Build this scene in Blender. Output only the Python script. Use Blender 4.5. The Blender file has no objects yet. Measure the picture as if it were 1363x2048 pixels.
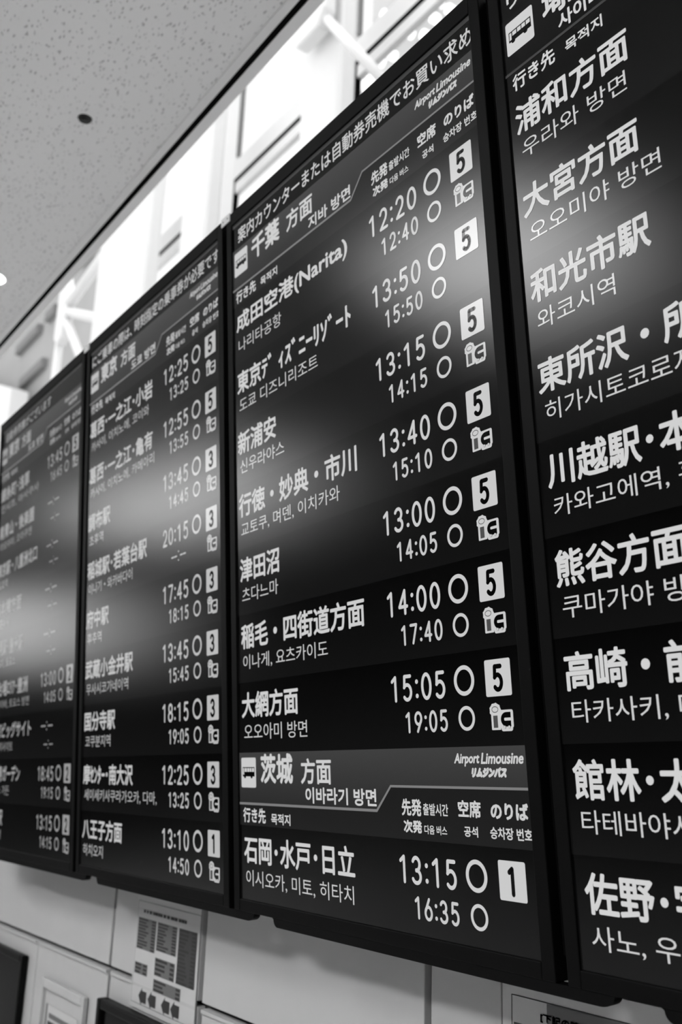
import bpy, bmesh, math, random
from mathutils import Vector, Matrix

# ------------------------------------------------------------------ camera, sky, exposure
sc = bpy.context.scene
COL = sc.collection
FLOOR_DROP = 1.63                       # height of the reference point on the screens above the floor
CAM = Vector((1.6969, -0.9457, -0.0827 + FLOOR_DROP))
RIGHT = Vector((0.572163, 0.819403, 0.034770))
DOWN = Vector((-0.206681, 0.185086, -0.960742))
FWD = Vector((-0.793670, 0.542515, 0.275254))
cd = bpy.data.cameras.new('camera')
cam = bpy.data.objects.new('camera', cd)
COL.objects.link(cam)
m = Matrix((RIGHT, -DOWN, -FWD)).transposed().to_4x4()
m.translation = CAM
cam.matrix_world = m
cd.sensor_fit = 'VERTICAL'
cd.sensor_height = 36.0
cd.sensor_width = 36.0
cd.lens = 36.0 * 1977.05 / 2048.0
cd.clip_start = 0.02
cd.clip_end = 200
cd.dof.use_dof = True
cd.dof.focus_distance = 1.40
cd.dof.aperture_fstop = 4.6
sc.camera = cam

world = bpy.data.worlds.new('world')
sc.world = world
world.use_nodes = True
bg = world.node_tree.nodes['Background']
bg.inputs[0].default_value = (1, 1, 1, 1)
bg.inputs[1].default_value = 1.2

sc.view_settings.view_transform = 'Standard'
sc.view_settings.look = 'None'
sc.view_settings.exposure = 0.0
sc.view_settings.gamma = 1.0
sc.view_settings.use_curve_mapping = False
sc.cycles.use_denoising = True
sc.cycles.max_bounces = 8

LAMP_NEAR, LAMP_MID, END_GLOW, FILL_LAMP = 27.0, 23.0, 3.4, 72.0   # strength of the ceiling panels, the added end-wall glow and the added fill

def lamp(name, loc, rot, sx, sy, watts):
    l = bpy.data.lights.new(name, 'AREA')
    l.shape = 'RECTANGLE'; l.size = sx; l.size_y = sy; l.energy = watts
    o = bpy.data.objects.new(name, l); COL.objects.link(o)
    o.location = loc; o.rotation_euler = rot
    return o
# area lamp added over the roofless atrium to brighten its white frames
lamp('atrium_fill', (-4.5, 1.3, 12.0), (math.radians(8), 0, 0), 16, 2.6, 420)

# ------------------------------------------------------------------ materials
def principled(name, col, rough=0.5, spec=0.5, metal=0.0, emit=None, estr=1.0, ior=None):
    mt = bpy.data.materials.new(name); mt.use_nodes = True
    b = mt.node_tree.nodes['Principled BSDF']
    c = col if isinstance(col, tuple) else (col, col, col)
    b.inputs['Base Color'].default_value = (*c, 1)
    b.inputs['Roughness'].default_value = rough
    b.inputs['Specular IOR Level'].default_value = spec
    b.inputs['Metallic'].default_value = metal
    if ior: b.inputs['IOR'].default_value = ior
    if emit is not None:
        b.inputs['Emission Color'].default_value = (emit, emit, emit, 1)
        b.inputs['Emission Strength'].default_value = estr
    return mt
def noise_bump(mt, scale, strength, amount=0.06, dist=0.002):
    nt = mt.node_tree; b = nt.nodes['Principled BSDF']
    tc = nt.nodes.new('ShaderNodeTexCoord')
    n = nt.nodes.new('ShaderNodeTexNoise'); n.inputs['Scale'].default_value = scale; n.inputs['Detail'].default_value = 6
    nt.links.new(tc.outputs['Object'], n.inputs['Vector'])
    bu = nt.nodes.new('ShaderNodeBump'); bu.inputs['Strength'].default_value = strength; bu.inputs['Distance'].default_value = dist
    nt.links.new(n.outputs['Fac'], bu.inputs['Height']); nt.links.new(bu.outputs['Normal'], b.inputs['Normal'])
    c = b.inputs['Base Color'].default_value[0]
    r = nt.nodes.new('ShaderNodeMapRange')
    r.inputs['To Min'].default_value = c * (1 - amount); r.inputs['To Max'].default_value = c * (1 + amount)
    nt.links.new(n.outputs['Fac'], r.inputs['Value'])
    nt.links.new(r.outputs['Result'], b.inputs['Base Color'])
    return mt

SCREEN_ROUGH, SCREEN_IOR = 0.235, 1.30
def screen_mat(name, emit, grad=None):
    """matt black panel glass (soft short-tailed sheen) whose picture element gives off light; grad=(bottom, top) brightness"""
    mt = bpy.data.materials.new(name); mt.use_nodes = True
    nt = mt.node_tree; nt.nodes.clear(); L = nt.links.new
    o = nt.nodes.new('ShaderNodeOutputMaterial'); add = nt.nodes.new('ShaderNodeAddShader'); mx = nt.nodes.new('ShaderNodeMixShader')
    df = nt.nodes.new('ShaderNodeBsdfDiffuse'); df.inputs[0].default_value = (0.001, 0.001, 0.001, 1)
    gl = nt.nodes.new('ShaderNodeBsdfGlossy'); gl.distribution = 'BECKMANN'; gl.inputs['Roughness'].default_value = SCREEN_ROUGH
    fr = nt.nodes.new('ShaderNodeFresnel'); fr.inputs[0].default_value = SCREEN_IOR
    em = nt.nodes.new('ShaderNodeEmission'); em.inputs[1].default_value = emit
    L(fr.outputs[0], mx.inputs[0]); L(df.outputs[0], mx.inputs[1]); L(gl.outputs[0], mx.inputs[2])
    L(mx.outputs[0], add.inputs[0]); L(em.outputs[0], add.inputs[1]); L(add.outputs[0], o.inputs[0])
    if grad:
        tc = nt.nodes.new('ShaderNodeTexCoord'); sp = nt.nodes.new('ShaderNodeSeparateXYZ')
        L(tc.outputs['Generated'], sp.inputs[0])
        r = nt.nodes.new('ShaderNodeMapRange')
        r.inputs['To Min'].default_value = grad[0]; r.inputs['To Max'].default_value = grad[1]
        L(sp.outputs['Z'], r.inputs['Value']); L(r.outputs['Result'], em.inputs[1])
    return mt

M = {}
M['bezel'] = noise_bump(principled('black_plastic', 0.0025, 0.5, 0.05), 300, 0.05, 0.1)
M['back'] = principled('black_metal_housing', 0.003, 0.6, 0.05)
M['plate'] = principled('pale_metal_plate', 0.6, 0.4, 0.5)
M['steel'] = principled('grey_steel', 0.22, 0.4, 0.5)
M['screen'] = screen_mat('screen_black', 0.0008)
M['row'] = screen_mat('row_gradient', 0, (0.0044, 0.0003))
M['head_hi'] = screen_mat('header_gradient', 0, (0.022, 0.050))
M['head_lo'] = screen_mat('header_lower', 0.011)
M['strip'] = screen_mat('chamfer_sheen', 0.042)  # reflection on the bezel's chamfer, painted as an even glow
M['line'] = screen_mat('header_line', 0.20)
M['head_hi_dim'] = screen_mat('header_gradient_low', 0, (0.002, 0.004)); M['head_lo_dim'] = screen_mat('header_lower_low', 0.0015); M['line_dim'] = screen_mat('header_line_low', 0.05)  # fourth screen's header: viewing-angle falloff put into a weaker glow
M['wall'] = noise_bump(principled('painted_wall_panel', 0.42, 0.45, 0.3), 12, 0.03, 0.04)
M['groove'] = principled('dark_joint', 0.012, 0.7)
M['floor'] = noise_bump(principled('polished_floor', 0.6, 0.3), 3, 0.02)
M['roomwall'] = noise_bump(principled('room_wall', 0.035, 0.8, 0.2), 6, 0.05)
M['white'] = noise_bump(principled('white_painted_steel', 0.86, 0.45), 20, 0.02, 0.02)
M['mullion'] = noise_bump(principled('pale_window_frame', 0.85, 0.5), 15, 0.02, 0.02)
M['gap'] = principled('black_gasket', 0.006, 0.9, 0.0)
M['fascia'] = principled('pale_fascia', 0.85, 0.5)
M['fascia_lip'] = principled('pale_ceiling_moulding', 0.8, 0.5)
M['concrete'] = noise_bump(principled('grey_cladding', 0.43, 0.8), 1.2, 0.1, 0.15)
M['palewall'] = noise_bump(principled('pale_cladding', 0.62, 0.8), 2, 0.05, 0.1)
M['darkstreak'] = principled('dark_louvre', 0.24, 0.8)
M['paper'] = noise_bump(principled('notice_paper', 0.46, 0.6), 8, 0.06, 0.03)
M['ink'] = principled('black_ink', 0.015, 0.6)
M['tint'] = principled('grey_table_tint', 0.11, 0.6)
M['tint2'] = principled('dark_table_tint', 0.035, 0.6)
M['monitor'] = principled('black_monitor_case', 0.004, 0.4, 0.06)
M['glassblack'] = principled('black_glass', 0.002, 0.15, 0.03)
M['lampwhite'] = principled('lamp_diffuser', 0.8, 0.5, emit=1.0, estr=1.3)
M['sprinkler'] = principled('dark_fitting', 0.012, 0.5)

def emit_panel(name, s):
    return principled(name, 0.8, 0.5, emit=1.0, estr=s)
def glass_mat():
    mt = bpy.data.materials.new('window_glass'); mt.use_nodes = True
    nt = mt.node_tree; nt.nodes.clear()
    o = nt.nodes.new('ShaderNodeOutputMaterial'); mx = nt.nodes.new('ShaderNodeMixShader')
    t = nt.nodes.new('ShaderNodeBsdfTransparent'); g = nt.nodes.new('ShaderNodeBsdfGlossy')
    t.inputs[0].default_value = (0.96, 0.96, 0.96, 1); g.inputs['Roughness'].default_value = 0.02
    mx.inputs[0].default_value = 0.05
    nt.links.new(t.outputs[0], mx.inputs[1]); nt.links.new(g.outputs[0], mx.inputs[2])
    nt.links.new(mx.outputs[0], o.inputs[0])
    return mt
M['glass'] = glass_mat()

def ceiling_mat():
    mt = principled('fissured_ceiling_tile', 0.62, 0.9, 0.1)
    nt = mt.node_tree; b = nt.nodes['Principled BSDF']
    tc = nt.nodes.new('ShaderNodeTexCoord')
    mp = nt.nodes.new('ShaderNodeMapping'); mp.inputs['Rotation'].default_value = (0, 0, 0.5)
    mp.inputs['Scale'].default_value = (0.9, 2.2, 1.0)
    nz = nt.nodes.new('ShaderNodeTexNoise'); nz.inputs['Scale'].default_value = 14; nz.inputs['Detail'].default_value = 3
    mixv = nt.nodes.new('ShaderNodeMixRGB'); mixv.blend_type = 'ADD'; mixv.inputs[0].default_value = 0.06
    nt.links.new(tc.outputs['Object'], mp.inputs[0]); nt.links.new(mp.outputs[0], nz.inputs['Vector'])
    nt.links.new(mp.outputs[0], mixv.inputs[1]); nt.links.new(nz.outputs['Color'], mixv.inputs[2])
    v = nt.nodes.new('ShaderNodeTexVoronoi'); v.inputs['Scale'].default_value = 44; v.inputs['Randomness'].default_value = 1.0
    nt.links.new(mixv.outputs[0], v.inputs['Vector'])
    n2 = nt.nodes.new('ShaderNodeTexNoise'); n2.inputs['Scale'].default_value = 55; n2.inputs['Detail'].default_value = 4
    nt.links.new(tc.outputs['Object'], n2.inputs['Vector'])
    # pits where a cell centre is near and the noise is low
    add = nt.nodes.new('ShaderNodeMath'); add.operation = 'MULTIPLY_ADD'
    add.inputs[1].default_value = 0.55; nt.links.new(n2.outputs['Fac'], add.inputs[0]); nt.links.new(v.outputs['Distance'], add.inputs[2])
    r = nt.nodes.new('ShaderNodeMapRange'); r.inputs['From Min'].default_value = 0.40; r.inputs['From Max'].default_value = 0.56
    nt.links.new(add.outputs[0], r.inputs['Value'])
    cr = nt.nodes.new('ShaderNodeMixRGB'); cr.inputs[1].default_value = (0.50, 0.50, 0.50, 1); cr.inputs[2].default_value = (0.84, 0.84, 0.84, 1)
    nt.links.new(r.outputs['Result'], cr.inputs[0]); nt.links.new(cr.outputs[0], b.inputs['Base Color'])
    bu = nt.nodes.new('ShaderNodeBump'); bu.inputs['Strength'].default_value = 0.5; bu.inputs['Distance'].default_value = 0.003
    nt.links.new(r.outputs['Result'], bu.inputs['Height']); nt.links.new(bu.outputs['Normal'], b.inputs['Normal'])
    return mt
M['ceiling'] = ceiling_mat()

# ------------------------------------------------------------------ mesh helpers
class MB:
    """collects polygons and links them as ONE mesh object"""
    def __init__(s): s.v = []; s.f = []; s.mi = []
    def poly(s, pts, mi=0):
        n = len(s.v); s.v += [tuple(p) for p in pts]; s.f.append(tuple(range(n, n + len(pts)))); s.mi.append(mi)
    def box(s, x0, x1, y0, y1, z0, z1, mi=0):
        n = len(s.v)
        s.v += [(x0, y0, z0), (x1, y0, z0), (x1, y1, z0), (x0, y1, z0), (x0, y0, z1), (x1, y0, z1), (x1, y1, z1), (x0, y1, z1)]
        for q in ((0, 3, 2, 1), (4, 5, 6, 7), (0, 1, 5, 4), (1, 2, 6, 5), (2, 3, 7, 6), (3, 0, 4, 7)):
            s.f.append(tuple(n + i for i in q)); s.mi.append(mi)
    def prism(s, outline, y0, y1, mi=0):
        """outline in (x, z), extruded along y"""
        n = len(outline); b = len(s.v)
        s.v += [(x, y0, z) for x, z in outline] + [(x, y1, z) for x, z in outline]
        s.f.append(tuple(b + i for i in range(n))); s.mi.append(mi)
        s.f.append(tuple(b + n + i for i in reversed(range(n)))); s.mi.append(mi)
        for i in range(n):
            j = (i + 1) % n
            s.f.append((b + j, b + i, b + n + i, b + n + j)); s.mi.append(mi)
    def tube(s, p, q, r0, r1=None, n=16, mi=0):
        r1 = r0 if r1 is None else r1
        p = Vector(p); q = Vector(q); d = (q - p).normalized()
        a = d.orthogonal().normalized(); c = d.cross(a); b = len(s.v)
        for e, r in ((p, r0), (q, r1)):
            for i in range(n):
                t = 2 * math.pi * i / n
                s.v.append(tuple(e + r * (math.cos(t) * a + math.sin(t) * c)))
        for i in range(n):
            j = (i + 1) % n
            s.f.append((b + i, b + j, b + n + j, b + n + i)); s.mi.append(mi)
        s.f.append(tuple(b + i for i in reversed(range(n)))); s.mi.append(mi)
        s.f.append(tuple(b + n + i for i in range(n))); s.mi.append(mi)
    def build(s, name, mats, parent=None, bevel=0, smooth=False):
        me = bpy.data.meshes.new(name); me.from_pydata(s.v, [], s.f)
        mats = mats if isinstance(mats, (list, tuple)) else [mats]
        for mt in mats: me.materials.append(mt)
        for p, i in zip(me.polygons, s.mi):
            p.material_index = i; p.use_smooth = smooth
        me.update()
        o = bpy.data.objects.new(name, me); COL.objects.link(o)
        if parent: o.parent = parent
        if bevel:
            bv = o.modifiers.new('bevel', 'BEVEL'); bv.width = bevel; bv.segments = 2; bv.limit_method = 'ANGLE'
        return o
def tag(o, label=None, cat=None, group=None, kind=None):
    if label: o['label'] = label
    if cat: o['category'] = cat
    if group: o['group'] = group
    if kind: o['kind'] = kind
    return o
def empty(name, loc, rx=0.0):
    o = bpy.data.objects.new(name, None); COL.objects.link(o); o.location = loc; o.rotation_euler = (rx, 0, 0)
    o.empty_display_size = 0.05
    return o
def struct(name, mb, mats, **k): return tag(mb.build(name, mats, **k), kind='structure')

# ------------------------------------------------------------------ lettering
_cache = {}
def glyphs(text, shear=0.0):
    key = (text, shear)
    if key not in _cache:
        c = bpy.data.curves.new('lettering', 'FONT'); c.body = text; c.resolution_u = 3; c.shear = shear
        o = bpy.data.objects.new('lettering', c); COL.objects.link(o)
        dg = bpy.context.evaluated_depsgraph_get(); ev = o.evaluated_get(dg); me = ev.to_mesh()
        v = [(p.co.x, p.co.y) for p in me.vertices]; f = [tuple(p.vertices) for p in me.polygons]
        ev.to_mesh_clear(); bpy.data.objects.remove(o); bpy.data.curves.remove(c)
        _cache[key] = (v, f)
    return _cache[key]
def put_text(mb, plane, text, u0, v0, u1, v1, weight=0.0, y=0.0, mi=0, shear=0.0):
    """fit the lettering into the box (u0,v0)-(u1,v1); plane(u, v, y) gives the point; weight thickens the strokes"""
    vs, fs = glyphs(text, shear)
    if not vs: return
    xs = [p[0] for p in vs]; ys = [p[1] for p in vs]
    x0, x1, y0, y1 = min(xs), max(xs), min(ys), max(ys)
    w = weight
    su = (u1 - u0 - 2 * w) / max(x1 - x0, 1e-6); sv = (v1 - v0 - 2 * w) / max(y1 - y0, 1e-6)
    shifts = [(0, 0)] if w == 0 else [(w * math.cos(t), w * math.sin(t)) for t in [i * math.pi / 4 for i in range(8)]]
    for dx, dy in shifts:
        b = len(mb.v)
        for px, py in vs:
            mb.v.append(plane(u0 + w + (px - x0) * su + dx, v1 - w - (py - y0) * sv + dy, y))
        for f in fs:
            mb.f.append(tuple(b + i for i in f)); mb.mi.append(mi)

def arc(cx, cy, rx, ry, a0, a1, n=14):
    return [(cx + rx * math.cos(math.radians(a0 + (a1 - a0) * i / n)), cy + ry * math.sin(math.radians(a0 + (a1 - a0) * i / n))) for i in range(n + 1)]
DIG = {   # strokes in a unit cell, y downwards
 '0': [arc(.5, .5, .5, .5, 0, 360, 28)],
 '1': [[(.12, .17), (.56, 0), (.56, 1)]],
 '2': [arc(.5, .29, .44, .29, 195, 360) + [(.92, .40), (.80, .55), (.05, 1), (1, 1)]],
 '3': [arc(.45, .255, .43, .255, 205, 450), arc(.45, .745, .5, .255, 270, 515)],
 '4': [[(.74, 1), (.74, 0), (0, .70), (1, .70)]],
 '5': [[(.90, 0), (.16, 0), (.10, .46)] + arc(.45, .68, .5, .32, 222, 500)],
 '6': [[(.66, 0), (.22, .42), (.02, .62)] + arc(.5, .69, .5, .31, 190, 550, 26)],
 '7': [[(0, 0), (1, 0), (.36, 1)]],
 '8': [arc(.5, .25, .42, .25, 0, 360, 22), arc(.5, .74, .5, .26, 0, 360, 22)],
 '9': [[(.34, 1), (.78, .58), (.98, .38)] + arc(.5, .31, .5, .31, 10, 370, 26)],
}
def stroke(mb, plane, pts, r, y=0.0, mi=0):
    for (a, b), (c, d) in zip(pts, pts[1:]):
        l = math.hypot(c - a, d - b)
        if l < 1e-6: continue
        nx, ny = -(d - b) / l * r, (c - a) / l * r
        mb.poly([plane(a + nx, b + ny, y), plane(c + nx, d + ny, y), plane(c - nx, d - ny, y), plane(a - nx, b - ny, y)], mi)
    for a, b in pts: disc(mb, plane, a, b, r, r, y, mi, 10)
def disc(mb, plane, u, v, ru, rv, y=0.0, mi=0, n=24):
    mb.poly([plane(u + ru * math.cos(2 * math.pi * i / n), v - rv * math.sin(2 * math.pi * i / n), y) for i in range(n)], mi)
def ring(mb, plane, u, v, ro, ri, y=0.0, mi=0, n=40):
    for i in range(n):
        a, b = 2 * math.pi * i / n, 2 * math.pi * (i + 1) / n
        mb.poly([plane(u + ro * math.cos(a), v + ro * math.sin(a), y), plane(u + ri * math.cos(a), v + ri * math.sin(a), y),
                 plane(u + ri * math.cos(b), v + ri * math.sin(b), y), plane(u + ro * math.cos(b), v + ro * math.sin(b), y)], mi)
def rrect(u0, v0, u1, v1, r, n=4):
    o = []
    for cx, cy, a in ((u1 - r, v1 - r, 0), (u0 + r, v1 - r, 90), (u0 + r, v0 + r, 180), (u1 - r, v0 + r, 270)):
        o += [(cx + r * math.cos(math.radians(a + 90 * i / n)), cy + r * math.sin(math.radians(a + 90 * i / n))) for i in range(n + 1)]
    return o
def flat(mb, plane, pts, y=0.0, mi=0): mb.poly([plane(u, v, y) for u, v in reversed(pts)], mi)
def put_time(mb, plane, t, u0, v0, u1, v1, r):
    if t == '--:--':
        w = (u1 - u0) / 4.6; vm = (v0 + v1) / 2; um = (u0 + u1) / 2; q = r * .8
        for a in (um - 1.62 * w, um - .92 * w, um + .42 * w, um + 1.12 * w): stroke(mb, plane, [(a, vm), (a + .5 * w, vm)], q)
        disc(mb, plane, um, vm - 14, q * 1.2, q * 1.2); disc(mb, plane, um, vm + 14, q * 1.2, q * 1.2)
        return
    W = u1 - u0; h = v1 - v0
    dw = W * 0.185
    for ch, x in zip(t[:2] + t[3:], (0.0, 0.232, 0.575, 0.815)):
        a = u0 + x * W + r; b = a + dw - 2 * r
        for s in DIG[ch]: stroke(mb, plane, [(a + px * (b - a), v0 + r + py * (h - 2 * r)) for px, py in s], r)
    for f in (.30, .82): disc(mb, plane, u0 + .497 * W, v0 + f * h, r * 1.25, r * 1.25)

# ------------------------------------------------------------------ the room
R = FLOOR_DROP
WY = 0.15                               # front face of the wall under the screens
CEIL = 1.9 + R
b = MB(); b.box(-9.6, 6.1, -6.1, 9.0, -0.1, 0.0); struct('floor', b, M['floor'])
b = MB(); b.box(-9.6, 6.1, -6.1, 0.100, CEIL, CEIL + 0.12); struct('ceiling', b, M['ceiling'])
# edge of the ceiling: pale moulding, dark shadow gap, pale fascia
b = MB(); b.box(-9.6, 6.1, 0.086, 0.112, CEIL - 0.004, CEIL + 0.1); struct('trim_1', b, M['fascia_lip'])
b = MB(); b.box(-9.6, 6.1, 0.1125, 0.134, CEIL + 0.004, CEIL + 0.12); struct('trim_2', b, M['gap'])
b = MB(); b.box(-9.6, 6.1, 0.1345, 0.168, CEIL + 0.002, CEIL + 0.30); struct('trim_3', b, M['fascia'])
# wall that carries the screens: panels with open joints in front of a dark backing
b = MB()
b.box(-9.6, 6.1, WY + 0.02, WY + 0.12, 0.0, 0.95 + R, 1)
ZJ = -0.525 + R
xs = [-9.6, -7.4, -5.2, -3.2, -1.42, -0.874, -0.375, 0.384, 0.551, 1.31, 2.07, 2.83, 6.1]
gp = {-0.375: 0.0105, 0.384: 0.0085, -0.874: 0.0075, 0.551: 0.0022}
for i in range(len(xs) - 1):
    g0 = gp.get(xs[i], 0.004); g1 = gp.get(xs[i + 1], 0.004)
    a0 = xs[i] + g0; a1 = xs[i + 1] - g1
    if xs[i] != -1.42 and xs[i + 1] != -1.42:
        b.box(a0, a1, WY, WY + 0.0205, ZJ + 0.006, 0.95 + R)
    elif xs[i + 1] == -1.42:
        b.box(a0, -0.874 - 0.0075, WY, WY + 0.0205, ZJ + 0.006, 0.95 + R)
    b.box(a0 if xs[i] != -1.42 else -1.4175, a1 if xs[i + 1] != -1.42 else -1.4225, WY + 0.002, WY + 0.0205, 0.0, ZJ - 0.005)
struct('wall_back', b, [M['wall'], M['groove']], bevel=0.0015)
# pale sill strip that caps the lower wall units
b = MB()
for a0, a1 in ((-9.6, -1.43), (-1.40, -0.882), (-0.855, -0.39), (-0.36, 0.376)):
    b.box(a0, a1, WY - 0.004, WY + 0.004, ZJ - 0.0125, ZJ - 0.0055)
struct('trim_4', b, M['wall'])
b = MB(); b.box(-9.7, -9.6, -6.1, 0.27, 0, CEIL + .12); struct('wall_left', b, M['roomwall'])
b = MB(); b.box(6.1, 6.2, -6.1, 0.27, 0, CEIL + .12); struct('wall_right', b, M['roomwall'])
b = MB(); b.box(-9.7, 6.2, -6.2, -6.1, 0, CEIL + .12); struct('wall_front', b, M['roomwall'])
# ------------------------------------------------------------------ atrium behind the wall
FY = 2.5
PITCH = 1.833; X0 = -5.166
ZR = 5.09 + R                           # height of the dark joint under the rail
for k in range(-2, 3):
    x = X0 - PITCH * (k - 1)            # left side of the bay's glass
    xr = x + PITCH - 0.29
    f = MB()
    f.box(xr, x + PITCH - 0.004, FY - 0.02, FY + 0.03, 2.0, 11.0)                 # mullion
    f.box(x, xr, FY - 0.02, FY + 0.03, ZR + 0.012, ZR + 0.215)                    # rail
    f.box(x, xr, FY - 0.02, FY + 0.03, ZR - 0.13, ZR - 0.016)                     # head of the lower pane
    f.box(x, xr, FY - 0.05, FY + 0.06, 9.3, 9.45)
    for dx, dz, sx, sz in ((xr, ZR + 0.214, -1, 1),):                              # rounded corner of the upper pane
        rr = 0.16
        pts = [(dx, dz)] + [(dx + sx * rr - sx * rr * math.sin(t), dz + rr - rr * math.cos(t)) for t in [math.pi / 2 * i / 6 for i in range(7)]][::-1]
        f.prism(pts, FY - 0.02, FY + 0.03)
    w = struct('window_%d' % (k + 3), f, M['mullion'])
    g = MB(); g.box(x, xr, FY, FY + 0.012, ZR + 0.2, 9.3); g.box(x, xr, FY, FY + 0.012, 2.0, ZR - 0.12); g.build('pane', M['glass'], w)
    d = MB(); d.box(x - 0.004, xr, FY - 0.024, FY + 0.03, ZR - 0.026, ZR + 0.020)
    d.box(x - 0.003, x + 0.020, FY - 0.023, FY + 0.02, 2.0, ZR - 0.027)
    d.build('gasket', M['gap'], w)
    d = MB(); d.box(x - 0.003, x + 0.016, FY - 0.022, FY + 0.02, ZR + 0.26, 9.3); d.build('glazing_bead', M['steel'], w)

def column(x0, x1, y0, y1, label, z1=11.0):
    b = MB(); b.box(x0, x1, y0, y1, 0.0, z1)
    o = b.build('column', M['white'], bevel=0.03)
    return tag(o, label, 'column')
column(-7.00, -5.76, 1.96, 2.10, 'broad flat white pier between the grey building and the windows')
column(-5.06, -4.60, 1.96, 2.10, 'slim white pier in front of the glazing, over the second screen')
column(-3.23, -2.76, 1.96, 2.10, 'slim white pier in front of the glazing, over the third screen')

def truss(name, label, node, parts, gus):
    t = empty(name, (node[0], node[1], 0)); tag(t, label, 'steel frame')
    off = Vector((node[0], node[1], 0))
    for nm, p, q, r0, r1 in parts:
        b = MB(); b.tube(Vector(p) - off, Vector(q) - off, r0, r1); b.build(nm, M['white'], t, smooth=True)
    b = MB(); b.prism([(x - off.x, z) for x, z in gus], -0.05, 0.05); b.build('gusset_plate', M['white'], t, bevel=0.02)
    return t
truss('steel_frame', 'white steel post with branching braces at left, above the first screen', (-8.0, 2.0), [
    ('post', (-8.08, 2.0, 0.0), (-8.08, 2.0, 9.0), 0.043, 0.043),
    ('brace', (-8.0, 2.0, 6.47), (-5.9, 2.05, 6.93), 0.055, 0.055),
    ('brace', (-8.0, 2.0, 6.45), (-6.0, 2.05, 5.50), 0.052, 0.052),
    ('brace', (-8.0, 2.0, 6.40), (-6.9, 2.0, 5.20), 0.046, 0.046)],
    [(-8.15, 6.15), (-8.15, 6.9), (-8.03, 6.9), (-7.86, 6.62), (-7.86, 6.32), (-7.92, 6.1), (-8.02, 6.05)])
truss('steel_frame', 'white steel braces meeting at the slim pier above the third screen', (-2.99, 1.85), [
    ('brace', (-2.95, 1.85, 6.62), (-2.05, 1.88, 5.35), 0.034, 0.034),
    ('brace', (-2.95, 1.85, 6.60), (-2.0, 1.88, 7.3), 0.034, 0.034),
    ('brace', (-3.0, 1.85, 6.60), (-3.0, 1.88, 9.6), 0.05, 0.05)],
    [(-3.12, 6.4), (-3.12, 6.85), (-2.88, 6.88), (-2.72, 6.75), (-2.72, 6.4), (-2.8, 6.3), (-3.05, 6.3)])

b = MB(); b.box(-42, -14.4, 5.0, 5.4, 0.0, 17.0)
bl = empty('building', (-28, 5.2, 0)); tag(bl, 'hazy grey building seen through the glazing at far left', 'building')
b.v = [(x + 28, y - 5.2, z) for x, y, z in b.v]
b.build('facade', M['concrete'], bl)
for x0, x1, z in ((-21.0, -19.4, 11.50), (-18.9, -18.3, 11.55), (-20.3, -18.7, 10.4), (-17.0, -16.4, 12.1)):
    d = MB(); d.box(x0 + 28, x1 + 28, 4.86 - 5.2, 4.99 - 5.2, z, z + 0.22); d.build('louvre', M['darkstreak'], bl)
b = MB(); b.prism([(-26, 12.55), (-22.56, 11.25), (-19.9, 10.22), (-18.75, 9.74), (-18.75, 8.0), (-26, 8.0)], 4.3, 4.7)
tag(b.build('canopy', M['white'], bevel=0.03), 'bright white sloping canopy in front of the grey building at far left', 'canopy')

b = MB(); b.box(-4.78, 2.0, 3.64, 3.9, 0.0, 12.0)
tag(b.build('building', M['palewall']), 'pale building face with glowing round lamps, behind the glazing over the third screen', 'building')
random.seed(4)
SP = [(-4.38, 8.50), (-4.15, 8.41), (-3.79, 7.85), (-4.00, 8.02), (-3.59, 8.05), (-3.46, 7.87), (-3.66, 7.93), (-4.43, 8.01), (-4.25, 7.96), (-4.58, 7.92), (-4.70, 7.94), (-5.01, 8.37)]
spot0 = None
for i, (x, z) in enumerate(SP):
    if spot0 is None:
        mb = MB(); mb.tube((0, -0.03, 0), (0, 0.03, 0), 0.045, 0.045, 16)
        spot0 = mb.build('wall_lamp', M['lampwhite']); o = spot0
    else:
        o = spot0.copy(); COL.objects.link(o)
    o.location = (x, 3.5, z)
    tag(o, 'small round glowing lamp behind the glazing over the third screen', 'lamp', 'small round lamps glowing behind the glazing')

# ------------------------------------------------------------------ ceiling fittings
t = empty('ceiling_downlight', (-2.125, -0.105, CEIL)); tag(t, 'round glowing downlight recessed in the ceiling at the left edge', 'ceiling light')
b = MB(); ring(b, lambda u, v, y: (u, v, y), 0, 0, 0.072, 0.058, -0.004); 
for i in range(40):
    a, c = 2 * math.pi * i / 40, 2 * math.pi * (i + 1) / 40
    b.poly([(0.072 * math.cos(a), 0.072 * math.sin(a), -0.004), (0.072 * math.cos(c), 0.072 * math.sin(c), -0.004), (0.072 * math.cos(c), 0.072 * math.sin(c), 0.002), (0.072 * math.cos(a), 0.072 * math.sin(a), 0.002)])
b.build('rim', M['white'], t)
b = MB(); b.tube((0, 0, -0.003), (0, 0, 0.001), 0.058, 0.058, 32); b.build('lens', emit_panel('downlight_glow', 6.0), t)
t = empty('sprinkler_head', (-0.93, -0.161, CEIL)); tag(t, 'small dark sprinkler fitting on the pitted ceiling', 'sprinkler')
b = MB(); b.tube((0, 0, 0), (0, 0, -0.006), 0.022, 0.019, 20); b.build('escutcheon', M['sprinkler'], t)
b = MB(); b.tube((0, 0, -0.006), (0, 0, -0.0085), 0.006, 0.006, 12); b.tube((0, 0, -0.0085), (0, 0, -0.010), 0.011, 0.011, 16); b.build('deflector', M['sprinkler'], t)

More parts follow.
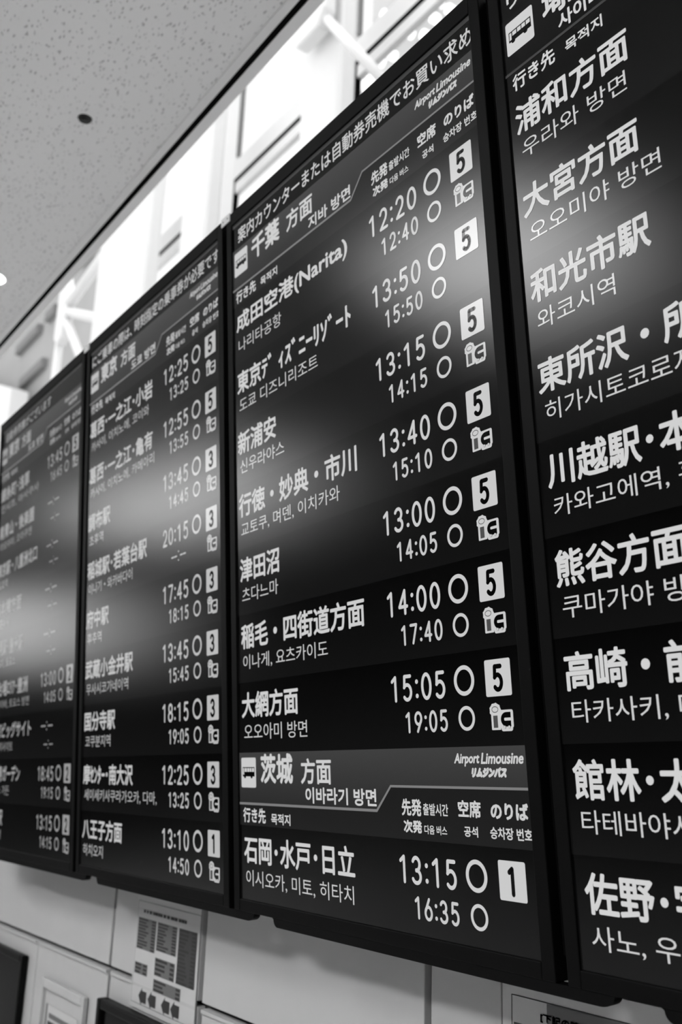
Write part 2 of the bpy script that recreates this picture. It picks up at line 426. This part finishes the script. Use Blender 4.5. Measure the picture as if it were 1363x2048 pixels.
def panel_light(x, y, sx, sy, s, label):
    t = empty('ceiling_panel_light', (x, y, CEIL)); tag(t, label, 'ceiling light')
    f = MB()
    for a in (-1, 1):
        f.box(-sx / 2 - .03, sx / 2 + .03, a * (sy / 2 + .015) - .015, a * (sy / 2 + .015) + .015, -0.012, 0)
        f.box(a * (sx / 2 + .015) - .015, a * (sx / 2 + .015) + .015, -sy / 2, sy / 2, -0.012, 0)
    f.build('frame', M['white'], t)
    d = MB(); d.box(-sx / 2, sx / 2, -sy / 2, sy / 2, -0.008, -0.001); d.build('diffuser', emit_panel('panel_glow', s), t)
panel_light(-1.15, -2.3, 0.9, 0.9, LAMP_NEAR, 'ceiling light panel nearest the screens, mirrored between the third and fourth screen')
panel_light(-6.0, -3.2, 2.8, 0.6, LAMP_MID, 'ceiling light panel halfway down the hall, mirrored between second and third screen')
panel_light(1.5, -3.4, 1.2, 0.6, FILL_LAMP, 'added fill light panel on the ceiling behind the camera, not mirrored in the screens')  # added fill to brighten ceiling and wall, clear of the screen reflections

t = empty('added_glow_panel', (-9.6, -3.15, 2.35)); tag(t, 'added glowing panel on the far end wall, mirrored softly across the leftmost screen', 'glow panel')  # glowing panel added in place of a bright window at the hall's end
b = MB(); b.box(0, 0.08, -1.15, 1.15, 0, 0.86); b.build('case', M['monitor'], t)
b = MB(); b.box(0.0805, 0.088, -1.12, 1.12, 0.03, 0.83); b.build('light_face', emit_panel('end_wall_glow', END_GLOW), t)

# ------------------------------------------------------------------ departure screens
S = 0.0007                              # metres per screen unit; a screen is 1080 units wide
TILT = math.radians(5)                  # they lean forward at the top
PW, ROW, TOP = 1169.77, 185.74, 280.06
VB = 2003.0
def scr(u, v, z=0.0): return ((u - 540) * S, z, (VB - v) * S)     # local point of a screen
def ZP(off): return lambda u, v, y: scr(u, v, -off - y)
E1, E2, E3 = 0.0004, 0.0008, 0.0012     # layers of the picture in front of the panel
EM = [0.30, 0.48, 0.58, 0.62]  # glow per screen; dimming with viewing angle is put into these strengths

def rows_of(n):
    return n
PANELS = [
 dict(label='leftmost of the departure screens, blurred, with dashes instead of times in many rows',
      tick=[('自動券売機がございます', 60, 705)], head=('東京', '方面', '도쿄 방면', 406), rows=[
      ('錦糸町･浅草', 18, 440, '킨시초, 아사쿠사', 574, '13:45', '16:45', '5'),
      ('南青山・後楽園', 18, 522, '아오야마, 코라쿠엔', 497, '--:--', '--:--', None),
      ('東京駅・八重洲北口', 18, 582, '도쿄역', 170, '--:--', '--:--', None),
      ('日本橋方面', 18, 388, '니혼바시', 220, '--:--', '--:--', None),
      ('潮見駅･豊洲駅', 18, 432, '시오미, 토요스', 330, '--:--', '--:--', None),
      ('お台場ｴﾘｱ･豊洲', 18, 515, '오다이바, 토요스 방면', 538, '13:00', '14:05', '2'),
      ('東京ビッグサイト', 18, 578, '도쿄 빅사이트', 336, '--:--', '--:--', None),
      ('恵比寿ガーデン', 18, 451, '에비스 가든', 309, '18:45', '19:15', '2'),
      ('渋谷駅', 18, 229, '시부야역', 212, '13:15', '14:15', '2')]),
 dict(label='second departure screen from the left, its first row showing 12:25',
      tick=[('にご乗車の際は、', 20, 405), ('時刻指定の乗車券が必要です', 432, 1082)], head=('東京', '方面', '도쿄 방면', 406), rows=[
      ('葛西･一之江･小岩', 12, 591, '카사이, 이치노에, 코이와', 563, '12:25', '13:25', '5'),
      ('葛西･一之江･亀有', 14, 595, '카사이, 이치노에, 카메아리', 609, '12:55', '13:55', '5'),
      ('調布駅', 14, 229, '초후역', 165, '13:45', '14:45', '3'),
      ('稲城駅･若葉台駅', 16, 555, '이나기・와카바다이', 436, '20:15', '--:--', '3'),
      ('府中駅', 16, 229, '후추역', 165, '17:45', '18:15', '3'),
      ('武蔵小金井駅', 16, 448, '무사시코가네이역', 411, '13:45', '15:45', '3'),
      ('国分寺駅', 17, 302, '코쿠분지역', 263, '18:15', '19:05', '3'),
      ('摩ｾﾝﾀｰ･南大沢', 16, 457, '세이세키사쿠라가오카, 다마,', 642, '12:25', '13:25', '3'),
      ('八王子方面', 18, 374, '하치오지', 212, '13:10', '14:50', '1')]),
 dict(label='third departure screen from the left, listing an airport bus at 12:20 first',
      tick=[('案内カウンターまたは自動券売機でお買い求め', 34, 1082)], head=('千葉', '方面', '지바 방면', 417), rows=[
      ('成田空港(Narita)', 18, 589, '나리타공항', 268, '12:20', '12:40', '5'),
      ('東京ﾃﾞ ｨｽﾞﾆｰﾘｿﾞｰﾄ', 18, 592, '도쿄 디즈니리조트', 440, '13:50', '15:50', '5x'),
      ('新浦安', 17, 228, '신우라야스', 267, '13:15', '14:15', '5'),
      ('行徳・妙典・市川', 18, 592, '교토쿠, 며덴, 이치카와', 516, '13:40', '15:10', '5'),
      ('津田沼', 18, 229, '츠다느마', 220, '13:00', '14:05', '5'),
      ('稲毛・四街道方面', 20, 597, '이나게, 요츠카이도', 442, '14:00', '17:40', '5'),
      ('大網方面', 18, 303, '오오아미 방면', 341, '15:05', '19:05', '5'),
      ('HEAD', '茨城', '方面', '이바라기 방면', 325),
      ('石岡･水戸･日立', 20, 521, '이시오카, 미토, 히타치', 513, '13:15', '16:35', '1x')]),
 dict(label='rightmost departure screen, cut by the frame, with large destination names only in view',
      tick=[('り、', 20, 90)], head=('埼玉･群馬･栃木', '方面', '사이타마, 군마, 도치기 방면', 150, 570, 590), rows=[
      ('浦和方面', 17, 302, '우라와 방면', 290, None, None, None),
      ('大宮方面', 18, 302, '오오미야 방면', 341, None, None, None),
      ('和光市駅', 18, 303, '와코시역', 218, None, None, None),
      ('東所沢・所沢駅', 17, 520, '히가시토코로자와', 412, None, None, None),
      ('川越駅･本川越駅', 20, 560, '카와고에역, 혼카와고에역', 590, None, None, None),
      ('熊谷方面', 19, 303, '쿠마가야 방면', 341, None, None, None),
      ('高崎・前橋', 20, 376, '타카사키, 마에바시', 440, None, None, None),
      ('館林･太田', 18, 340, '타테바야시, 오타', 380, None, None, None),
      ('佐野･宇都宮', 22, 416, '사노, 우츠노미야', 410, None, None, None)]),
]

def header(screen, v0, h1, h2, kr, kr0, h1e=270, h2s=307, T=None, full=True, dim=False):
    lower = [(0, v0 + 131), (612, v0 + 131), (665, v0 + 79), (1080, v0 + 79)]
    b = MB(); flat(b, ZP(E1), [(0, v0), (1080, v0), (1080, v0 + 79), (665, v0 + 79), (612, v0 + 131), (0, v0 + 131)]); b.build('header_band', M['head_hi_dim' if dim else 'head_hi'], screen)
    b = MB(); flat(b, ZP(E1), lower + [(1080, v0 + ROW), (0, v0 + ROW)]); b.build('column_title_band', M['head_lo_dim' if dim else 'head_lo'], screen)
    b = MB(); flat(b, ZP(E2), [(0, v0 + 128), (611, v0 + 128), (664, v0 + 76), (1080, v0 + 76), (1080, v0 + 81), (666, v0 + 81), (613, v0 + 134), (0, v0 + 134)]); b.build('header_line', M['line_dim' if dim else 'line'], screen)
    P2 = ZP(E2); P3 = ZP(E3)
    b = MB(); flat(b, P2, rrect(11, v0 + 13, 88, v0 + 90, 5))
    k = v0
    flat(b, P3, rrect(19, k + 37.5, 82, k + 40, .8), 0, 1)
    flat(b, P3, [(19, k + 49.5), (82, k + 49.5), (82, k + 61.5), (19, k + 61.5)], 0, 1)
    for a0, a1 in ((19, 21), (27, 29.5), (41, 43.5), (54, 56), (66, 68.5), (79.5, 82)): flat(b, P3, [(a0, k + 38.5), (a1, k + 38.5), (a1, k + 58), (a0, k + 58)] if a0 < 22 else [(a0, k + 38.5), (a1, k + 38.5), (a1, k + 50), (a0, k + 50)], 0, 1)
    flat(b, ZP(E3 + .0002), [(21, k + 49), (27, k + 49), (27, k + 57), (21, k + 57)], 0, 0)
    for a in (31, 66): disc(b, P3, a, k + 62, 5.5, 4.5, 0, 1, 16)
    b.build('bus_symbol', [T, M['screen']], screen)
    def part(nm, *a, **kw):
        b = MB(); put_text(b, P2, *a, **kw); b.build(nm, T, screen)
    part('route_name', h1, 113, v0 + 4, h1e, v0 + 79, 2.4)
    part('route_direction', h2, h2s, v0 + 17, h2s + 132, v0 + 78, 1.5)
    part('korean_route_name', kr, kr0, v0 + 85, 612, v0 + 123, 1.1)
    part('column_title', '行き先', 18, v0 + 141, 134, v0 + 179, 1.0); part('column_title', '목적지', 161, v0 + 152, 253, v0 + 179, .7)
    if full:
        part('column_title', '先発', 700, v0 + 103, 766, v0 + 138, 1.1); part('column_title', '출발시간', 771, v0 + 111, 850, v0 + 135, .5)
        part('column_title', '次発', 704, v0 + 146, 765, v0 + 172, 1.2); part('column_title', '다음 버스', 772, v0 + 154, 843, v0 + 172, .4)
        part('column_title', '空席', 880, v0 + 102, 946, v0 + 135, 1.1); part('column_title', '공석', 894, v0 + 151, 934, v0 + 171, .6)
        part('column_title', 'のりば', 973, v0 + 104, 1073, v0 + 135, 1.4); part('column_title', '승차장 번호', 968, v0 + 149, 1079, v0 + 171, .6)
        b = MB()
        put_text(b, P2, 'Airport', 877, v0 + 12, 952, v0 + 38, .9, shear=.22); put_text(b, P2, 'Limousine', 955, v0 + 12, 1071, v0 + 33.5, .9, shear=.22)
        b.build('operator_name', T, screen)
        part('operator_name', 'リムジンバス', 926, v0 + 39, 1025, v0 + 59, 2.0, shear=.3)

def bus_icon(screen, v0, T, G):
    P2, P3, P4 = ZP(E2), ZP(E3), ZP(E3 + .0003)
    b = MB(); k = v0
    disc(b, P2, 1005, k + 119, 15, 13.5)
    for i in range(9):
        a = 2 * math.pi * i / 9; disc(b, P2, 1005 + 13 * math.cos(a), k + 119 + 11.5 * math.sin(a), 3.2, 3, 0, 0, 10)
    flat(b, P2, rrect(993, k + 122, 1018, k + 156, 2)); flat(b, P2, rrect(1014, k + 119, 1052.5, k + 153, 4)); flat(b, P2, rrect(1019, k + 140, 1050, k + 159, 5))
    flat(b, P3, [(999, k + 129), (1011, k + 129), (1011, k + 152), (999, k + 152)], 0, 2)
    flat(b, P3, arc(1034, k + 137, 14.5, 13.5, 90, 270, 14) + [(1046.5, k + 123.5), (1046.5, k + 150.5)], 0, 1)
    flat(b, P4, rrect(1029, k + 134, 1050, k + 139.5, 2))
    for a in (1029, 1041):
        disc(b, P3, a, k + 151, 3.6, 3.6, 0, 1, 12); disc(b, P4, a, k + 151.4, 2.8, 2.8, 0, 0, 12)
    for i in range(16):
        a, c = 2 * math.pi * i / 16, 2 * math.pi * (i + 1) / 16
        stroke(b, P3, [(1005 + 8.5 * math.cos(a), k + 117.5 + 5.5 * math.sin(a)), (1005 + 8.5 * math.cos(c), k + 117.5 + 5.5 * math.sin(c))], .6, 0, 1)
    b.build('bus_stop_symbol', [T, M['row'] if False else M['screen'], G], screen)

def badge(screen, v0, d, T):
    b = MB(); flat(b, ZP(E2), rrect(983.3, v0 + 22, 1054, v0 + 92.8, 4))
    r = 4.6
    for s in DIG[d]:
        if d == '1': s = [(.18, .14), (.55, 0), (.55, 1)]
        stroke(b, ZP(E3), [(1004 + r + px * (30 - 2 * r), v0 + 31.5 + r + py * (53.5 - 2 * r)) for px, py in s], r, 0, 1)
    b.build('platform_badge', [T, M['screen']], screen)

RAIL = ['black rail lip under the leftmost screen', 'black rail lip under the second screen, above the notice with arrows',
        'black rail lip under the third screen, over the bare wall panel', 'black rail lip under the rightmost screen, above the dark timetable notice']
PLATE = ['small pale plate joining the tops of the first and second screens', 'small pale plate joining the tops of the second and third screens',
         'small pale plate joining the tops of the third and fourth screens']
def display(k):
    P = PANELS[k]
    T = screen_mat('screen_white', EM[k]); T2 = screen_mat('screen_white_small', EM[k] * 0.95); G = screen_mat('screen_grey', 0.075 * EM[k] / .58)
    org = Vector(((k - 2) * PW * S + 540 * S, 0, 0))
    up = Vector((0, -math.sin(TILT), math.cos(TILT)))
    base = org + (1562.885 - VB) * S * up + Vector((0, 0, R))
    root = empty('departure_display', base, TILT)
    tag(root, P['label'], 'display', 'departure screens hung in a row')
    # case with rounded front edge round the picture
    f = MB()
    for (u0, u1, v0, v1) in ((-30, 0, -38, 1982), (1080, 1112, -38, 1982), (0, 1080, -38, 6), (0, 1080, 1952, 1982)):
        p, q = scr(u0, v1, -0.004), scr(u1, v0, 0.045)
        f.box(p[0], q[0], p[1], q[1], p[2], q[2])
    f.build('bezel', M['bezel'], root, bevel=0.0015)
    c = MB(); p, q = scr(-22, 1960, 0.0455), scr(1104, -20, 0.075); c.box(p[0], q[0], p[1], q[1], p[2], q[2])
    c.build('back_cover', M['back'], root, bevel=0.003)
    # lip under the case
    o = [(165, 1982.5), (1248, 1982.5)] + [(1203 + 34 * math.sin(t), 1985 + 18 * math.cos(t)) for t in [math.pi / 2 * (1 - i / 6) for i in range(7)]] + \
        [(183 - 18 * math.sin(t), 1986 + 17 * math.cos(t)) for t in [math.pi / 2 * i / 6 for i in range(7)]]
    o = [(160, 1982.4)] + [(1240, 1982.4)] + o[2:]
    rail = empty('mounting_rail', base, TILT)
    tag(rail, RAIL[k], 'rail', 'black rails under the departure screens')
    l = MB(); l.prism([(scr(u, v)[0], scr(u, v)[2]) for u, v in o], -0.002, 0.012); l.build('rail_lip', M['bezel'], rail)
    # arms to the wall, behind the case
    a = MB()
    for u in (250, 830):
        for v in (700, 1500):
            yw = (WY - 0.0006 - (v + 50 - 1562.885) * S * math.sin(TILT)) / math.cos(TILT)
            p, q = scr(u - 40, v + 50, 0.0755), scr(u + 40, v - 50, yw); a.box(p[0], q[0], p[1], q[1], p[2], q[2])
    a.build('wall_arm', M['steel'], root)
    j = MB()
    if k < 3:
        jp_ = empty('joint_plate', base, TILT)
        tag(jp_, PLATE[k], 'plate', 'pale joint plates between the screens')
        p, q = scr(1113, -14, -0.0065), scr(1167, -40, -0.0042); j.box(p[0], q[0], p[1], q[1], p[2], q[2])
        j.build('plate', M['plate'], jp_)
        j = MB()
        for u_ in (1126, 1154): c_ = scr(u_, -27); j.tube((c_[0], -0.0072, c_[2]), (c_[0], -0.0064, c_[2]), 0.0022, n=10)
        j.build('screw', M['steel'], jp_)
        j = MB(); p, q = scr(1114, 1940, 0.012), scr(1138, -13, 0.04); j.box(p[0], q[0], p[1], q[1], p[2], q[2])
        j.build('joint_strip', M['bezel'], root)
    # picture
    s = MB(); flat(s, ZP(0), [(0, 6), (1080, 6), (1080, 1952), (0, 1952)])
    screen = s.build('screen', M['screen'], root)
    s = MB(); flat(s, ZP(E1), [(0, 6.5), (1080, 6.5), (1080, 19), (0, 19)]); s.build('chamfer_sheen_strip', M['strip'], screen)  # glowing strip stands for the sheen along the top bezel's chamfer
    b = MB()
    for t, u0, u1 in P['tick']: put_text(b, ZP(E2), t, u0, 30, u1, 80, .6)
    b.build('ticker_text', T2, screen)
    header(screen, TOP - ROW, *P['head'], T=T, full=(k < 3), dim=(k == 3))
    for i, r in enumerate(P['rows']):
        v0 = TOP + ROW * i
        if r[0] == 'HEAD':
            header(screen, v0, *r[1:], T=T); continue
        b = MB(); flat(b, ZP(E1), [(0, v0), (1080, v0), (1080, v0 + ROW), (0, v0 + ROW)]); b.build('row_band', M['row'], screen)
        jp, u0, u1, kr, k1, t1, t2, bd = r
        b = MB(); put_text(b, ZP(E2), jp, u0, v0 + 26, u1, v0 + 95, 1.7); b.build('destination_name', T, screen)
        b = MB(); put_text(b, ZP(E2), kr, 29, v0 + 111, k1, v0 + 152, 0); b.build('korean_name', T2, screen)
        if t1:
            b = MB(); put_time(b, ZP(E2), t1, 680, v0 + 31, 865, v0 + 88.5, 3.9); b.build('departure_time', T, screen)
            b = MB(); put_time(b, ZP(E2), t2, 726, v0 + 110, 866, v0 + 155, 3.2); b.build('next_departure_time', T2, screen)
            if t1 != '--:--':
                b = MB(); ring(b, ZP(E2), 921.5, v0 + 56.3, 30.3, 21.8); b.build('seat_mark', T, screen)
            if t2 != '--:--':
                b = MB(); ring(b, ZP(E2), 922.5, v0 + 130.8, 24.2, 17.4); b.build('seat_mark', T, screen)
        if bd:
            badge(screen, v0, bd[0], T)
            if not bd.endswith('x'): bus_icon(screen, v0, T, G)
    return root
for k in range(4): display(k)

# ------------------------------------------------------------------ things on the wall under the screens
def wp(u, v, y): return (u, -y, v)
# notice sheet with timetable blocks and arrows
t = empty('notice_sheet', (-0.55, WY, -0.585 + R)); tag(t, 'white notice sheet with timetable blocks and four arrows, under the second screen', 'notice')
b = MB(); b.box(-0.175, 0.163, -0.0035, -0.0005, 0.0, 0.32); b.build('sheet', M['paper'], t)
def N(u, v, y): return (u + 0.55, -0.0042 - y, v + 0.585)       # absolute x, height relative to reference
b = MB()
for x0, x1, z0, z1 in ((-0.718, -0.386, -0.3485, -0.3475), (-0.718, -0.386, -0.5735, -0.5725), (-0.7185, -0.7175, -0.573, -0.348), (-0.3865, -0.3855, -0.573, -0.348)):
    b.poly([N(x0, z0, 0), N(x1, z0, 0), N(x1, z1, 0), N(x0, z1, 0)])
b.build('border', M['ink'], t)
def quad(b, x0, z0, x1, z1, y=0, mi=0): b.poly([N(x0, z0, y), N(x1, z0, y), N(x1, z1, y), N(x0, z1, y)], mi)
b = MB(); random.seed(3)
x = -0.685
while x < -0.45:
    w = random.uniform(.008, .02); quad(b, x, -0.373, x + w, -0.366); x += w + random.choice((.001, .001, .006))
b.build('title', M['ink'], t)
BL = [(-0.712, -0.455, -0.609, -0.385, 10), (-0.602, -0.447, -0.497, -0.385, 9), (-0.488, -0.500, -0.398, -0.385, 14),
      (-0.712, -0.510, -0.640, -0.485, 3), (-0.602, -0.500, -0.497, -0.462, 4), (-0.602, -0.534, -0.460, -0.508, 3)]
for i, (x0, z0, x1, z1, n) in enumerate(BL):
    b = MB(); quad(b, x0, z0, x1, z1, 0, 0)
    h = (z1 - z0) / n
    for r in range(n):
        zc = z0 + (r + .5) * h
        quad(b, x0 + .003, zc - h * .28, x0 + .003 + (x1 - x0) * random.uniform(.3, .6), zc + h * .28, .0004, 1)
        quad(b, x1 - .024, zc - h * .3, x1 - .004, zc + h * .3, .0004, 1)
    b.build('timetable_block', [M['tint'] if i != 2 else M['tint2'], M['ink']], t)
for x0 in (-0.678, -0.626, -0.553, -0.505):
    b = MB(); z = -0.5555; w = .044
    b.poly([N(x0, z, 0), N(x0 + .019, z - .0195, 0), N(x0 + .019, z - .0125, 0), N(x0 + w, z - .0125, 0), N(x0 + w, z + .0125, 0), N(x0 + .019, z + .0125, 0), N(x0 + .019, z + .0195, 0)])
    b.build('arrow', M['ink'], t)

def monitor(x0, x1, z0, z1, dep, label, slit=False):
    t = empty('wall_monitor', ((x0 + x1) / 2, WY, z0 + R)); tag(t, label, 'monitor')
    w = (x1 - x0) / 2; h = z1 - z0; f = 0.022
    b = MB()
    for a0, a1, c0, c1 in ((-w, -w + f, 0, h), (w - f, w, 0, h), (-w + f, w - f, h - f, h), (-w + f, w - f, 0, f)): b.box(a0, a1, -dep, 0.0, c0, c1)
    b.build('case', M['monitor'], t, bevel=0.004)
    b = MB(); b.box(-w + f, w - f, -dep + 0.010, -0.004, f, h - f); b.build('glass', M['glassblack'], t)
    return t
monitor(-2.45, -1.487, -1.15, -0.580, 0.020, 'black wall monitor at the lower left corner, under the first screen')
t = monitor(-0.866, -0.40, -1.0, -0.590, 0.030, 'black wall monitor below the notice sheet with arrows')
# framed notice
t = empty('notice_holder', (-1.155, WY, -0.95 + R)); tag(t, 'white framed notice with bold black heading, between the two wall monitors', 'notice holder')
b = MB(); h = 0.337
for a0, a1, c0, c1 in ((-.165, -.145, 0, h), (.145, .165, 0, h), (-.145, .145, h - .024, h), (-.145, .145, 0, .02)): b.box(a0, a1, -0.014, 0, c0, c1)
b.build('frame', M['wall'], t, bevel=0.003)
b = MB(); b.box(-.145, .145, -0.004, -0.0005, .02, h - .024); b.build('backing', M['wall'], t)
b = MB(); b.box(-.12, .115, -0.006, -0.0045, .03, h - .062); b.build('sheet', M['paper'], t)
b = MB()
b.box(-.122, -.112, -0.0068, -0.0062, .03, h - .062, 1)
b.box(-.095, .07, -0.0068, -0.0062, h - .094, h - .082, 1); b.box(-.10, .085, -0.0068, -0.0062, h - .118, h - .102, 0)
b.box(-.085, .02, -0.0068, -0.0062, h - .140, h - .128, 0); b.box(-.08, .06, -0.0068, -0.0062, h - .160, h - .148, 0); b.box(-.10, -.092, -0.0068, -0.0062, h - .17, h - .128, 1)
b.build('printing', [M['ink'], M['tint']], t)
# notice at right
t = empty('timetable_notice', (0.80, WY, -0.80 + R)); tag(t, 'timetable notice under the third screen with a dark table and thin black border', 'notice')
b = MB(); b.box(-.245, .235, -0.003, -0.0005, 0, .48); b.build('sheet', M['paper'], t)
b = MB()
for x0, x1, z0, z1 in ((-.226, .216, .4525, .4535), (-.2265, -.2255, .02, .453), (.2155, .2165, .02, .453), (-.226, .216, .02, .021)): b.box(x0, x1, -0.0036, -0.0031, z0, z1)
b.build('border', M['ink'], t)
b = MB(); b.box(-.158, .20, -0.0036, -0.0031, .427, .452, 2); 
put_text(b, lambda u, v, y: (u, -0.0042, v), '[下記の時刻は変更の場合がございます]', -.17, .438, .12, .428, .0006, mi=0)
b.build('title', [M['ink'], M['ink'], M['tint']], t)
b = MB(); b.box(-.222, .21, -0.0036, -0.0031, .03, .418, 0)
for i in range(12):
    z = .41 - i * .032
    b.box(-.21, random.uniform(-.12, .0), -0.0041, -0.0037, z - .012, z, 1); b.box(.1, .19, -0.0041, -0.0037, z - .012, z, 1)
b.build('timetable', [M['tint2'], M['ink']], t)
